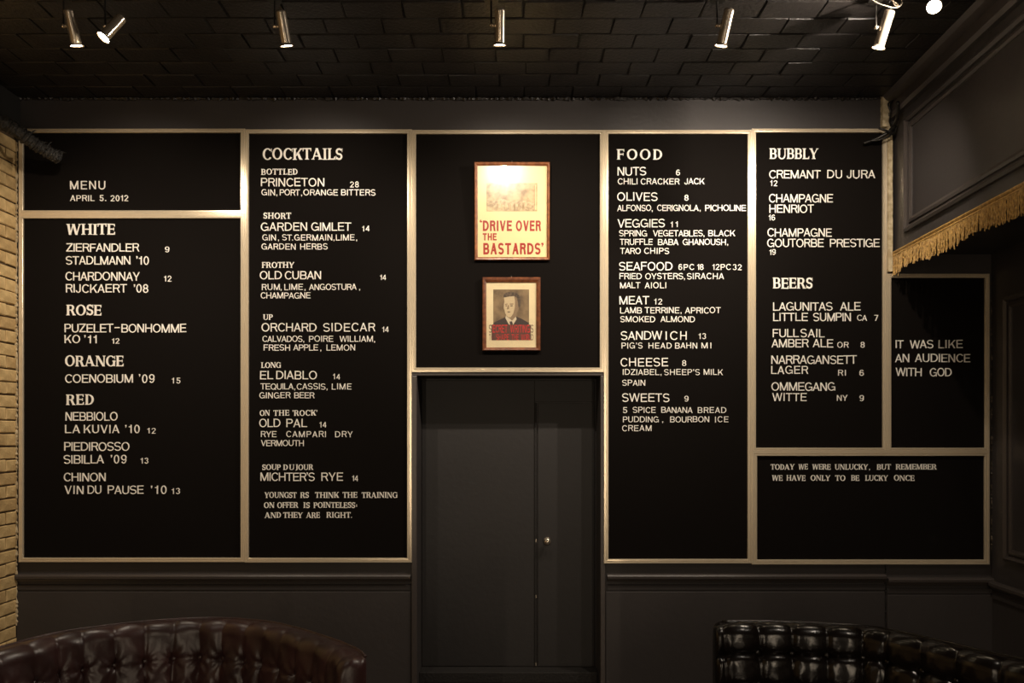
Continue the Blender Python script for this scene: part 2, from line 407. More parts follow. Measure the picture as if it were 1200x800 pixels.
    g = new('L', sb, .02); stem(g, s0, tk); g.rect(s0+tk, 0, .68, tn)
    if serif: g.quad((.54, 0), (.71, 0), (.72, .27), (.67, .27))
    W = .98; g = new('M', sb, sb)
    if serif:
        stem(g, s0, tn*.9); stem(g, W-tk+s0, tk); g.slant(W/2-tk*.4, s0+tn*.3, tk, 0, 1); g.slant(W/2, W-tk+s0*.7, tn*.8, 0, 1)
    else:
        g.rect(0, 0, tk, 1); g.rect(W-tk, 0, W, 1); g.slant(W/2-tk*.55, 0, tk*1.15); g.slant(W/2-tk*.6, W-tk*1.15, tk*1.15)
    W = .80; g = new('N', sb, sb)
    if serif:
        stem(g, s0, tn*.9); stem(g, W-tn+s0, tn*.9, lo=False); g.slant(W-tk+s0, s0-.02, tk*1.15)
    else:
        g.rect(0, 0, tk, 1); g.rect(W-tk, 0, W, 1); g.slant(W-tk*1.25, 0, tk*1.25)
    W = .95; g = new('O', .05, .05); g.arc(W/2, .5, W/2, .52, tk, tn, 0, 360)
    g = new('Q', .05, .05); g.arc(W/2, .5, W/2, .52, tk, tn, 0, 360); g.slant(W-tk*.9, W*.58, tk, -.04, .28)
    g = new('P', sb, .03); stem(g, s0, tk, e=.07); bowl(g, s0+tk, .77, .42, 1)
    g = new('R', sb, .0); stem(g, s0, tk, e=.07); bowl(g, s0+tk, .78, .46, 1)
    g.slant(.83-tk*1.05 + (.05 if serif else -.02), .44, tk*1.05, 0, .50)
    if serif: g.srf(.83-tk+.05, .83+.05, 0, .05)
    W = .78 if not serif else .64; g = new('S', .05, .05); ty = tn if not serif else (tn+tk)/2; ry = (1.04+ty)/4; cx = W/2
    g.arc(cx, 1.02-ry, W/2, ry, tk*.9, ty, 22, 270); g.arc(cx, ry-.02, W/2, ry, tk*.9, ty, 90, -158)
    if serif: g.rect(W-.07, .68, W-.02, 1.0); g.rect(.02, 0, .07, .32)
    W = .80; g = new('T', .02, .02); stem(g, W/2-tk/2, tk, hi=False); g.rect(0, 1-tn, W, 1)
    if serif: g.quad((-.0, .72), (.045, .72), (.13, 1), (-.01, 1)); g.quad((W-.045, .72), (W, .72), (W+.01, 1), (W-.13, 1))
    W = .80; g = new('U', sb, sb); t2_ = tn if serif else tk
    g.rect(s0, .33, s0+tk, 1); g.srf(s0, s0+tk, 1); g.rect(W-t2_+s0*.6, .33, W+s0*.6, 1); g.srf(W-t2_+s0*.6, W+s0*.6, 1)
    cc = (s0+W+s0*.6)/2; g.arc(cc, .33, cc-s0, .35, tk if not serif else (tk+tn)/2, tn, 180, 360)
    W = .86; g = new('V', .01, .01)
    g.slant(W/2-tk*.5, s0*.5, tk*1.1); g.slant(W/2-tn*.5, W-tn*1.1+s0*.2, tn*1.1); g.srf(s0*.5, s0*.5+tk, 1, .07); g.srf(W-tn+s0*.2, W+s0*.2, 1, .07)
    W = 1.24; g = new('W', .01, .01); q = W/4
    g.slant(q+.0-tk*.5+.02, s0*.5, tk*1.02); g.slant(q-tn*.4+.02, W/2-tn*.5, tn); g.slant(3*q-tk*.5-.02, W/2-tk*.5, tk*1.02); g.slant(3*q-tn*.4-.02, W-tn+s0*.2, tn)
    g.srf(s0*.5, s0*.5+tk, 1, .07); g.srf(W-tn+s0*.2, W+s0*.2, 1, .07); g.srf(W/2-tk*.5, W/2+tk*.5, 1, .04)
    W = .84; g = new('X', .01, .01); g.slant(0, W-tk*1.2, tk*1.2); g.slant(W-tk*1.2, 0, tk*1.2)
    W = .86; g = new('Y', .01, .01); stem(g, W/2-tk/2, tk, 0, .44, hi=False)
    g.slant(W/2-tk*.5, s0*.4, tk*1.1, .38, 1); g.slant(W/2-tn*.4, W-tn*1.15, tn*1.15, .38, 1); g.srf(s0*.4, s0*.4+tk, 1, .07); g.srf(W-tn, W, 1, .07)
    W = .78; g = new('Z', .03, .03); g.rect(.02, 1-tn, W, 1); g.rect(0, 0, W, tn); g.slant(0, W-tk*1.35, tk*1.35, tn*.9, 1-tn*.9)
    # figures
    W = .64
    g = new('0', .05, .05); g.arc(W/2, .5, W/2, .52, tk, tn, 0, 360)
    g = new('1', .06, .10); g.rect(.40-tk, 0, .40, 1); g.quad((.06, .70), (.40-tk, .70), (.40-tk, .82), (.06, .80)); g.quad((.40-tk*1.0, .78), (.40-tk*.5, .78), (.40-tk*.4, 1), (.40-tk*.75, 1))
    g = new('2', .04, .04); g.arc(W/2, .70, W/2, .32, tk, tn, 175, -35); g.slant(0, W*.62, tk*1.2, tn*.5, .55); g.rect(0, 0, W, tn)
    g = new('3', .04, .04); g.arc(W/2, .75, W/2-.02, .27, tk, tn, 165, -80); g.arc(W/2, .28, W/2, .30, tk, tn, 80, -165)
    g = new('4', .03, .03); g.rect(W-tk-.10, 0, W-.10, 1); g.rect(0, .22, W, .22+tn); g.slant(0, W-tk*1.1-.10, tk*1.1, .30, 1)
    g = new('5', .04, .04); g.rect(.10, 1-tn, W-.04, 1); g.rect(.08, .48, .08+tk*.85, 1); g.arc(W/2, .31, W/2, .33, tk, tn, 140, -165)
    g = new('6', .05, .05); g.arc(W/2, .31, W/2, .33, tk, tn, 0, 360); g.arc(W/2+.02, .52, W/2+.02, .50, tk, tn, 40, 185)
    g = new('7', .04, .04); g.rect(0, 1-tn, W, 1); g.slant(W*.22, W-tk*1.15, tk*1.15, 0, 1-tn*.6)
    g = new('8', .05, .05); g.arc(W/2, .74, W/2-.03, .28, tk, tn, 0, 360); g.arc(W/2, .28, W/2, .30, tk, tn, 0, 360)
    g = new('9', .05, .05); g.arc(W/2, .69, W/2, .33, tk, tn, 0, 360); g.arc(W/2-.02, .48, W/2+.02, .50, tk, tn, 220, 360)
    for ch, y0 in ((',', 0), ("'", .86)):
        g = new(ch, .05, .05); g.rect(0, y0, .15, y0+.15); g.quad((.02, y0-.17), (.08, y0-.17), (.15, y0), (.07, y0))
    g = new('`', .05, .05); g.rect(0, .82, .15, .97); g.quad((.0, .97), (.07, .97), (.09, 1.09), (.05, 1.09))
    g = new('.', .05, .05); g.rect(0, 0, .15, .15)
    g = new('*', .05, .05); g.rect(0, .45, .15, .60); g.rect(0, .22, .15, .37)
    g = new('-', .05, .05); g.rect(0, .52, .55, .52+tn)
    for g in G.values():
        xs = [p[0] for q in g.q for p in q]+[p[0] for o, i in g.strips for p in o]
        g.x0 = min(xs); g.x1 = max(xs)
    return G
def glyph_mesh(g, m, th):
    """face at y = -th (toward the viewer), x right, z up; left ink edge at x = 0"""
    v = []; f = []; e = 0.0
    def put(ring):
        n = len(v); k = len(ring)
        for (x, z) in ring: v.append((x-g.x0, -th-e, z))
        for (x, z) in ring: v.append((x-g.x0, 0, z))
        return n, k
    for q in g.q:
        n, k = put(q); f.append(tuple(range(n, n+k)))
        for i in range(k): f.append((n+i, n+k+i, n+k+(i+1) % k, n+(i+1) % k))
        e += .004
    for o, i in g.strips:
        n = len(v); k = len(o)
        for r_ in (o, i):
            for (x, z) in r_: v.append((x-g.x0, -th-e, z))
        for r_ in (o, i):
            for (x, z) in r_: v.append((x-g.x0, 0, z))
        for j in range(k-1):
            f.append((n+j, n+k+j, n+k+j+1, n+j+1))
            f.append((n+j, n+j+1, n+2*k+j+1, n+2*k+j)); f.append((n+k+j, n+3*k+j, n+3*k+j+1, n+k+j+1))
        e += .004
    me = bpy.data.meshes.new('letter'); me.from_pydata(v, [], f); me.materials.append(m); me.update()
    return me
SANS = build_glyphs(.128, .112, False)
SERIF = build_glyphs(.195, .095, True)
BOLD = build_glyphs(.255, .200, False)
cache = {}
def gm(fname, ch, m, th=.35):
    key = (fname, ch, m.name, th)
    if key not in cache:
        cache[key] = glyph_mesh({'sans': SANS, 'serif': SERIF, 'bold': BOLD}[fname][ch], m, th)
    return cache[key]
def layout(fname, word, x0, x1, h):
    """letters of a word spread from x0 to x1 (same unit as h): [(char, x, sx)]"""
    G = {'sans': SANS, 'serif': SERIF, 'bold': BOLD}[fname]; gs = [G[c] for c in word]
    ink = [g.x1-g.x0 for g in gs]
    gaps = [gs[i].r+gs[i+1].l for i in range(len(gs)-1)]
    nat = (sum(ink)+sum(gaps))*h; Wd = x1-x0; n = len(word)
    s = 1.0; tr = 0
    if n > 1:
        tr = (Wd-nat)/(n-1)/h
        lim = -.02
        if tr < lim: s = max(.6, (Wd/h - lim*(n-1))/(sum(ink)+sum(gaps))); tr = (Wd/h-(sum(ink)+sum(gaps))*s)/(n-1)
        if tr > .16: s = min(1.08, 1+(tr-.16)); tr = (Wd/h-(sum(ink)+sum(gaps))*s)/(n-1)
    else:
        s = max(.75, min(1.25, Wd/nat)) if word not in "',.*I1" else 1.0
    out = []; x = x0
    for i, c in enumerate(word):
        out.append((c, x, s)); x += ink[i]*s*h+((gaps[i]*s+tr)*h if i < n-1 else 0)
    return out

# ------------------------------------------------------------------ letter boards
FD = D-.030; PD = D-.014                                  # front of the frames, front of the felt
def frame_rails(par, o, i, dd, depth, m, name='frame_rail'):
    """four mitred rails between the outer and the inner pixel rectangle"""
    def pt(px, py): return ((px-HX)*dd/F, EYE+(HY-py)*dd/F)
    O = [pt(o[0], o[3]), pt(o[2], o[3]), pt(o[2], o[1]), pt(o[0], o[1])]
    I = [pt(i[0], i[3]), pt(i[2], i[3]), pt(i[2], i[1]), pt(i[0], i[1])]
    prof = [(0, D-.002), (0, D-depth+.002), (.06, D-depth), (.40, D-depth), (.46, D-depth+.003), (.54, D-depth+.003), (.60, D-depth+.0005), (.94, D-depth+.001), (1, D-depth+.003), (1, D-.002)]
    for a in range(4):
        b = (a+1) % 4; rings = []
        for c in (a, b):
            rings.append([(O[c][0]+(I[c][0]-O[c][0])*t, y, O[c][1]+(I[c][1]-O[c][1])*t) for t, y in prof])
        MB().loft(rings).build(name, m, par)
nl = 0
def board(name, label, cat, group, o, i, lines, stuff_after=290):
    global nl
    root = empty(name, (0, 0, 0)); tag(root, label, cat, group)
    x0, z1 = (i[0]-HX-1)*PD/F, EYE+(HY-i[1]+1)*PD/F; x1, z0 = (i[2]-HX+1)*PD/F, EYE+(HY-i[3]-1)*PD/F
    boxs('felt_panel', (x0, PD, z0, x1, D-.001, z1), M['felt'], root)
    frame_rails(root, o, i, FD, .030, M['alu'])
    k = PD/F; items = []
    for ln in lines:
        fn, ya, yb, words = ln
        for (wd, xa, xb_) in words:
            for (c, x, s) in layout(fn, wd, xa, xb_, yb-ya): items.append((fn, c, x, s, ya, yb))
    rg = random.Random(len(items))
    items.sort(key=lambda t: -(t[5]-t[4]))
    extra = MB()
    for n_, (fn, c, x, s, ya, yb) in enumerate(items):
        h = (yb-ya)*k
        jz = rg.uniform(-.0012, .0012); rt = rg.uniform(-.018, .018)
        loc = Vector(((x-HX)*k, PD, EYE+(HY-yb)*k+jz))
        me = gm(fn, c, M['letter'])
        if n_ < stuff_after:
            ob = link('letter', me, root, loc); ob.scale = (h*s, .011, h); ob.rotation_euler = (0, rt, 0); nl += 1
        else:
            b0 = len(extra.v)
            for v in me.vertices: extra.v.append((loc.x+v.co.x*h*s, loc.y+v.co.y*.011, loc.z+v.co.z*h))
            for p in me.polygons: extra.f.append(tuple(b0+q for q in p.vertices))
    if extra.v: tag(extra.build('letter', M['letter'], root), kind='stuff')
    return root
def ln(fn, ya, yb, *ws): return (fn, ya, yb, [(ws[j], ws[j+1], ws[j+2]) for j in range(0, len(ws), 3)])
s_, t_ = 'sans', 'serif'
GB = 'black felt letter boards covering the back wall'
board('letter_board', 'small wide black felt board at top left reading MENU APRIL 5. 2012', 'letter board', GB,
 (21.5,150.5,286.8,251), (26.3,155,281.7,246.3), [
 ln(s_,212.3,222,'MENU',82.5,123.5),
 ln(s_,228.8,235.7,'APRIL',82.5,111,'5.',117,124.5,'2012',130,150.3)])
board('letter_board', 'large black felt board listing white, rose, orange and red wines beside the brick wall', 'letter board', GB,
 (21.5,251,286.8,658.5), (26.3,255.5,281.7,653.5), [
 ln(t_,262.3,275,'WHITE',78,135),
 ln(s_,285.3,294.9,'ZIERFANDLER',78,163.5), ln(s_,289,295.5,'9',193.5,198.8),
 ln(s_,300.2,310,'STADLMANN',77.5,153,"'10",160,174.7),
 ln(s_,318.8,328.7,'CHARDONNAY',77,164), ln(s_,323,329.7,'12',192.5,201),
 ln(s_,333,342.8,'RIJCKAERT',77.5,149,"'08",157,174),
 ln(t_,357,369.3,'ROSE',78,119),
 ln(s_,379.5,389.4,'PUZELET',76,133,'-',134.5,140.5,'BONHOMME',142.5,218.5),
 ln(s_,392.5,402,'KO',76,94,"'11",99,113.5), ln(s_,396.3,402.5,'12',131.5,140),
 ln(t_,416.5,429,'ORANGE',76.5,145),
 ln(s_,438.5,448.4,'COENOBIUM',76.5,156,"'09",163,181.3), ln(s_,442.5,449.2,'15',201.5,211.5),
 ln(t_,462,474.3,'RED',77.5,110),
 ln(s_,482.8,492.8,'NEBBIOLO',77,138),
 ln(s_,497.8,507.5,'LA',76.5,94,'KUVIA',98.5,140,"'10",147,164), ln(s_,501.3,507.8,'12',173,182.5),
 ln(s_,518,528,'PIEDIROSSO',75.5,152),
 ln(s_,533,543,'SIBILLA',75,122,"'09",130,148.5), ln(s_,536.5,543,'13',165,174),
 ln(s_,553.8,563.6,'CHINON',75,124),
 ln(s_,568.8,578.5,'VIN',76,98,'DU',103,119,'PAUSE',126.5,168.5,"'10",177,195.5), ln(s_,572,578.8,'13',201.5,211)])
board('letter_board', 'tall black felt board headed COCKTAILS, left of the doorway', 'letter board', GB,
 (286.8,151.3,482.5,659), (291,156,477,653.7), [
 ln(t_,173.8,187.1,'COCKTAILS',308,401.3),
 ln(t_,198,204.8,'BOTTLED',306.2,348.8),
 ln(s_,208.6,218.3,'PRINCETON',305.9,380.1), ln(s_,213,219.7,'28',410.4,420.5),
 ln(s_,222,229,'GIN',306.6,322.5,',',324,326,'PORT',328,351.5,',',353,355,'ORANGE',355.6,396,'BITTERS',399.9,440.1),
 ln(t_,249.4,256.3,'SHORT',308.9,341.3),
 ln(s_,260.8,270.4,'GARDEN',305.9,360,'GIMLET',364.9,411.6), ln(s_,264.6,271,'14',424.4,433.1),
 ln(s_,274.8,281.7,'GIN',307.5,323.5,',',326,328,'ST.',330.8,343.4,'GERMAIN',345,389.4,',',391,393,'LIME',393.8,415.5,',',417.5,419.5),
 ln(s_,285.4,292.3,'GARDEN',306.6,346.5,'HERBS',352,384),
 ln(t_,307,313.8,'FROTHY',307,345),
 ln(s_,317.7,327.2,'OLD',304.5,330.2,'CUBAN',333.9,376.3), ln(s_,322,328.2,'14',445.4,452.4),
 ln(s_,332.7,339.7,'RUM',307,328,',',329,331,'LIME',333.4,355,',',357,359,'ANGOSTURA',362.3,418,',',421,423),
 ln(s_,342.6,349.6,'CHAMPAGNE',305.7,364),
 ln(t_,368.2,374.6,'UP',308.4,319.7),
 ln(s_,378.5,388.3,'ORCHARD',306.6,371,'SIDECAR',378.9,440), ln(s_,382.6,389,'14',448,455.5),
 ln(s_,393.4,400.4,'CALVADOS',307.7,354.5,',',355.5,357.4,'POIRE',362.3,390.6,'WILLIAM',398,437,',',438.5,440.4),
 ln(s_,403.6,410.6,'FRESH',309.2,340,'APPLE',343.9,372.8,',',375.5,377.3,'LEMON',382.7,416.2),
 ln(t_,424.4,430.9,'LONG',306,329.5),
 ln(s_,434.3,444.1,'EL',304.9,320.3,'DIABLO',323.8,371.5), ln(s_,438,444.3,'14',390.3,398.5),
 ln(s_,449.2,456.2,'TEQUILA',305.4,344,',',345,347,'CASSIS',347.9,381.5,',',382.8,384.6,'LIME',388.9,412.1),
 ln(s_,459.6,466.5,'GINGER',304.2,340.7,'BEER',345,368.7),
 ln(t_,480.3,486.9,'ON',304.5,316.4,'THE',320.6,339,"'ROCK'",343,371.9),
 ln(s_,490.5,500.2,'OLD',304,328.7,'PAL',335.7,360), ln(s_,494,500.5,'14',374.5,382.4),
 ln(s_,505,512,'RYE',305.9,324.1,'CAMPARI',335.5,382,'DRY',392.9,413.4),
 ln(s_,515.4,522.4,'VERMOUTH',305.9,356.1),
 ln(t_,543.9,550.3,'SOUP',307.5,329,'DU',332,345.1,'JOUR',346,367.2),
 ln(s_,553.6,563.3,"MICHTER'S",305.4,368.9,'RYE',376.8,402), ln(s_,557,563.6,'14',412.7,419.7),
 ln(t_,576.4,583.1,'YOUNGST',310,347.7,'RS',352,362,'THINK',369.3,397.3,'THE',401.6,418.8,'TRAINING',424,466),
 ln(t_,588.2,594.8,'ON',309.4,321.7,'OFFER',325,349.7,'IS',355.6,363.1,'POINTELESS',367.5,416.2,'*',417.5,419.5),
 ln(t_,600,606.6,'AND',310,329.4,'THEY',332,355,'ARE',358.8,375,'RIGHT.',382.7,412.5)])
board('picture_board', 'square black felt board above the doorway holding two framed posters', 'board', GB,
 (482.5,152,707.7,436), (487.4,156.7,703,430.6), [])
board('letter_board', 'tall black felt board headed FOOD, right of the doorway', 'letter board', GB,
 (707.7,152,881.3,660), (713.1,156.5,876.4,655), [
 ln(t_,175,187.1,'FOOD',722.8,775.8),
 ln(s_,196,205.7,'NUTS',723.6,757.2), ln(s_,199,205.5,'6',792.2,796.8),
 ln(s_,209.1,216,'CHILI',724,746.9,'CRACKER',750.8,796.3,'JACK',801.9,825.5),
 ln(s_,225.4,235.2,'OLIVES',723.1,770.4), ln(s_,228.4,234.9,'8',802,806.8),
 ln(s_,240.2,247.2,'ALFONSO',723.3,763,',',763.8,765.6,'CERIGNOLA',770,818.5,',',819.8,821.6,'PICHOLINE',826.4,874.1),
 ln(s_,256.8,266.4,'VEGGIES',723.6,779.1), ln(s_,259.7,266.2,'11',785.8,794),
 ln(s_,269.9,276.9,'SPRING',725.4,758.1,'VEGETABLES',765.1,823.5,',',824.3,826,'BLACK',830,861.4),
 ln(s_,280,287,'TRUFFLE',726.3,764.8,'BABA',770.9,795,'GHANOUSH',800,850.5,',',852,854),
 ln(s_,290.5,297.4,'TARO',726.6,750.8,'CHIPS',754.8,784),
 ln(s_,307.1,316.8,'SEAFOOD',725.4,787.9), ln(s_,309.6,316.3,'6PC',795,813.4,'18',816.9,824.3,'12PC',834.8,856.3,'32',858.7,868.9),
 ln(s_,320,327,'FRIED',725.9,752,'OYSTERS',756,800.5,',',801.5,803.3,'SIRACHA',805,848.2),
 ln(s_,330.8,337.7,'MALT',726.6,750.2,'AIOLI',755.5,780.5),
 ln(s_,347,356.6,'MEAT',725.9,760.7), ln(s_,350,356.6,'12',766.5,775.8),
 ln(s_,360,367,'LAMB',726.6,752,'TERRINE',755.5,796,',',797.5,799.3,'APRICOT',802.7,844.4),
 ln(s_,370.4,377.3,'SMOKED',726.8,767.7,'ALMOND',774,814.3),
 ln(s_,388.1,398,'SANDW',727.5,776,'IC',780,794,'H',797,804.5), ln(s_,390.6,397.2,'13',818.5,827.2),
 ln(s_,401.4,408.2,"PIG'S",728.4,753,'HEAD',760,787,'BAHN',791,816.9,'MI',822,833.4),
 ln(s_,419.4,429.2,'CHEESE',727.1,782.8), ln(s_,422,428.6,'8',799.2,804.1),
 ln(s_,432.4,439.2,'IDZIABEL',729.8,772.5,',',774,775.8,"SHEEP'S",778.2,819.9,'MILK',824.6,847),
 ln(s_,445,451.8,'SPAIN',729.2,756),
 ln(s_,460.9,470.7,'SWEETS',728.9,784.4), ln(s_,463.8,470.3,'9',801.9,806.8),
 ln(s_,476.8,483.6,'5',729.8,735,'SPICE',741.5,768.3,'BANANA',774.9,811.5,'BREAD',817.6,850.9),
 ln(s_,487.8,494.6,'PUDDING',730,771.8,',',776,777.8,'BOURBON',785.2,830.9,'ICE',837.9,853.5),
 ln(s_,498,504.9,'CREAM',728.9,763.4)])
board('letter_board', 'black felt board listing BUBBLY above BEERS, right of the food board', 'letter board', GB,
 (881.3,150.5,1040,529), (886.1,154.8,1035,524.5), [
 ln(t_,174,186.4,'BUBBLY',901.5,958.9),
 ln(s_,199.4,209,'CREMANT',901.2,961.4,'DU',969.2,986.7,'JURA',992,1025.4), ln(s_,211.4,218,'12',902.4,910.8),
 ln(s_,227.5,237.2,'CHAMPAGNE',901,975.9), ln(s_,239.8,249.3,'HENRIOT',901.5,953.7), ln(s_,251.5,258,'16',900.6,908.2),
 ln(s_,267.6,277.2,'CHAMPAGNE',899.2,974.5), ln(s_,279.9,289.5,'GOUTORBE',898.9,965,'PRESTIGE',972.4,1030.7), ln(s_,292,298.5,'19',901.5,908.9),
 ln(t_,325.5,338.1,'BEERS',905.5,951.9),
 ln(s_,354.2,363.9,'LAGUNITAS',905.9,975.5,'ALE',984.3,1008.3),
 ln(s_,366.5,376.1,'LITTLE',905.9,946.5,'SUMPIN',952.8,996.9), ln(s_,369,375.8,'CA',1004.2,1015.8,'7',1024.4,1028.9),
 ln(s_,385.4,395,'FULL',905.4,936,'SAIL',937.9,966.3),
 ln(s_,397.3,406.9,'AMBER',904,947.5,'ALE',952.3,976.2), ln(s_,400.6,407.3,'OR',981,994.3,'8',1008.3,1013.2),
 ln(s_,416.4,426.2,'NARRAGANSETT',903.8,1003.9), ln(s_,428.7,438,'LAGER',903.6,947), ln(s_,433.2,440,'RI',982,991,'6',1007,1012.2),
 ln(s_,448,457.7,'OMMEGANG',903.8,978.6), ln(s_,460.4,469.8,'WITTE',905,945.1), ln(s_,462.8,469.6,'NY',980.6,992.9,'9',1007,1012.2)])
board('letter_board', 'narrow black felt board reading IT WAS LIKE AN AUDIENCE WITH GOD', 'letter board', GB,
 (1040,320.5,1160,529), (1044.8,325.3,1155,524.5), [
 ln(s_,398.4,408,'IT',1049.5,1058.6,'WAS',1066,1093.5,'LIKE',1099.6,1127.9),
 ln(s_,414.6,424.2,'AN',1048.7,1065.2,'AUDIENCE',1072,1136.7),
 ln(s_,431,440.6,'WITH',1049.5,1079.8,'GOD',1089.4,1115)])
board('letter_board', 'wide low black felt board at bottom right beginning TODAY WE WERE UNLUCKY', 'letter board', GB,
 (881.3,529,1160,661.3), (887.5,534,1154.5,655.7), [
 ln(t_,543.6,550,'TODAY',903,931,'WE',935.5,946.5,'WERE',951.7,973.1,'UNLUCKY',978,1017,',',1018.3,1020,'BUT',1027.3,1043.8,'REMEMBER',1049.6,1097.4),
 ln(t_,556.6,563.1,'WE',904.4,916.8,'HAVE',921.4,943.7,'ONLY',949.8,973,'TO',978.6,990.5,'BE',997.3,1006.7,'LUCKY',1013.6,1040.5,'ONCE',1047.4,1071.3)])

# ------------------------------------------------------------------ framed posters
def picture(name, label, o, i, tilt, wood, paper):
    """outer and inner pixel rectangles; local frame: x, z in pixels*scale from the bottom centre, front at -y"""
    dd = PD-.02; k = dd/F
    cx = (o[0]+o[2])/2; root = empty(name, ((cx-HX)*k, PD-.003, EYE+(HY-o[3])*k), (tilt, 0, 0)); tag(root, label, 'poster')
    X = lambda px: (px-cx)*k
    Z = lambda py: (o[3]-py)*k
    O = [(X(o[0]), Z(o[3])), (X(o[2]), Z(o[3])), (X(o[2]), Z(o[1])), (X(o[0]), Z(o[1]))]
    I = [(X(i[0]), Z(i[3])), (X(i[2]), Z(i[3])), (X(i[2]), Z(i[1])), (X(i[0]), Z(i[1]))]
    prof = [(0, 0), (0, -.017), (.2, -.021), (.55, -.019), (.8, -.015), (1, -.012), (1, 0)]
    for a in range(4):
        b = (a+1) % 4
        MB().loft([[(O[c][0]+(I[c][0]-O[c][0])*t, y, O[c][1]+(I[c][1]-O[c][1])*t) for t, y in prof] for c in (a, b)]).build('frame_rail', wood, root)
    MB().box(O[0][0]+.004, -.006, .004, O[1][0]-.004, -.001, O[2][1]-.004).build('paper', paper, root)
    MB().box(I[0][0]-.002, -.0115, I[0][1]-.002, I[1][0]+.002, -.0105, I[2][1]+.002).build('glass_pane', M['glass'], root)
    MB().tube([(0, .004, O[2][1]-.002), (0, -.010, O[2][1]+.006)], .004, 8).build('nail', M['chrome'], root)
    return root, X, Z
def flat(par, X, Z, pts, m, lay, name):                   # a printed area
    y = -.006-.0001*lay
    return mesh(name, [(X(a), y, Z(b)) for a, b in pts], [tuple(range(len(pts)-1, -1, -1))], m, par)
def words(par, X, Z, fn, ya, yb, m, lay, ws, name='lettering'):
    k = (PD-.02)/F
    for (wd, xa, xb_) in ws:
        g = MB()
        for (c, x, s) in layout2(fn, wd, xa, xb_, yb-ya):
            me = gm(fn, c, m, .02); n = len(g.v)
            for v in me.vertices: g.v.append((X(x)+v.co.x*(yb-ya)*k*s, -.006-.0001*lay+v.co.y*.004, Z(yb)+v.co.z*(yb-ya)*k))
            for p in me.polygons: g.f.append(tuple(n+q for q in p.vertices))
        g.build(name, m, par)
def layout2(fn, word, x0, x1, h):                         # condensed: squeeze to fit, normal spacing
    G = {'sans': SANS, 'serif': SERIF, 'bold': BOLD}[fn]; gs = [G[c] for c in word]
    ink = [g.x1-g.x0 for g in gs]; gp = .16
    nat = sum(ink)+gp*(len(gs)-1); s = (x1-x0)/h/nat; out = []; x = x0
    for i_, c in enumerate(word): out.append((c, x, s)); x += (ink[i_]+gp)*s*h
    return out
p1, X, Z = picture('framed_poster', "bright cream poster in an amber wood frame reading 'DRIVE OVER THE BASTARDS'", (556.2,191.6,644,304.5), (559.8,195.4,640.8,300.8), math.radians(3.2), M['wood1'], M['paper1'])
flat(p1, X, Z, [(570,247.8),(629.5,247.8),(629.5,215.2),(570,215.2)], M['sepia'], 1, 'printed_picture')
flat(p1, X, Z, [(570.5,247.5),(626,247.5),(626,238),(612,235),(600,237),(588,233),(578,236),(570.5,232)], M['sepia2'], 2, 'printed_picture')
for q in range(7): flat(p1, X, Z, [(582+q*5,247),(584+q*5,247),(584+q*5,239),(582+q*5,239)], M['sepia'], 3, 'printed_picture')
flat(p1, X, Z, [(627.2,246),(628.2,246),(628.2,217),(627.2,217)], M['paper1'], 3, 'printed_picture')
words(p1, X, Z, 'bold', 258.3, 270.5, M['red'], 1, [("`", 562.2, 565), ('DRIVE', 565.8, 600), ('OVER', 604.5, 634)])
words(p1, X, Z, 'bold', 273, 281.3, M['red'], 1, [('THE', 565.6, 582)])
words(p1, X, Z, 'bold', 284.3, 297.6, M['red'], 1, [('BASTARDS', 566.3, 633.5), ("'", 634.3, 637)])
p2, X, Z = picture('framed_poster', "small poster with a sepia portrait of a man in a suit and red lettering", (565.4,325,633.3,410.6), (569.9,330.6,628.4,406.8), math.radians(1.2), M['wood'], M['paper2'])
flat(p2, X, Z, [(578,397),(620,397),(620,338.9),(578,338.9)], M['photo'], 1, 'printed_portrait')
flat(p2, X, Z, [(578,397),(578,378),(584,375),(592,371.5),(597,370),(605,370.5),(611,373),(620,378),(620,397)], M['suit'], 2, 'printed_portrait')
flat(p2, X, Z, [(592.3,372.5),(598,383),(599.5,383),(605.5,373.5),(604,369),(593,368)], M['shirt'], 3, 'printed_portrait')
flat(p2, X, Z, [(597.2,376.3),(600,376),(601,379),(600,388),(598,388),(597.5,379)], M['suit'], 4, 'printed_portrait')
flat(p2, X, Z, [(595,366),(605.5,364),(605.2,370),(600,375.5),(594.5,370)], M['skin2'], 4, 'printed_portrait')
flat(p2, X, Z, [(589.8,346.5),(592,344),(600,343.2),(606,345.5),(608.5,350),(608.8,356),(607.5,363),(604.5,369),(600,372.5),(596.5,372.8),(593.4,370),(591.6,366.5),(591,363),(590,360.5),(590.2,356),(591,353)], M['skin2'], 5, 'printed_portrait')
flat(p2, X, Z, [(590.4,347),(593,345),(599,344.5),(602.5,347),(603.5,352),(603.3,360),(601.5,367),(598.5,371.3),(596,371.5),(593.6,369.5),(592,366.3),(591.3,363),(590.4,360.5),(590.6,356),(591.2,353)], M['skin'], 6, 'printed_portrait')
flat(p2, X, Z, [(589.6,348.5),(590.2,344.6),(594,342.3),(600,341.6),(606,343.2),(609.6,347.5),(610.3,354),(609.4,360),(607.6,360.5),(607,354),(605.5,348.5),(603,346.8),(597,347.2),(592,348.2)], M['hair'], 7, 'printed_portrait')
flat(p2, X, Z, [(591.6,355.9),(594.6,355.3),(594.6,356.4),(592,357)], M['skin2'], 7, 'printed_portrait')
flat(p2, X, Z, [(597.4,355.4),(601.6,355.3),(601.8,356.3),(597.6,356.7)], M['skin2'], 7, 'printed_portrait')
flat(p2, X, Z, [(592.2,357.6),(594.4,357.4),(594.3,358.5),(592.6,358.6)], M['hair'], 8, 'printed_portrait')
flat(p2, X, Z, [(597.9,357.5),(600.9,357.4),(600.6,358.6),(598.2,358.7)], M['hair'], 8, 'printed_portrait')
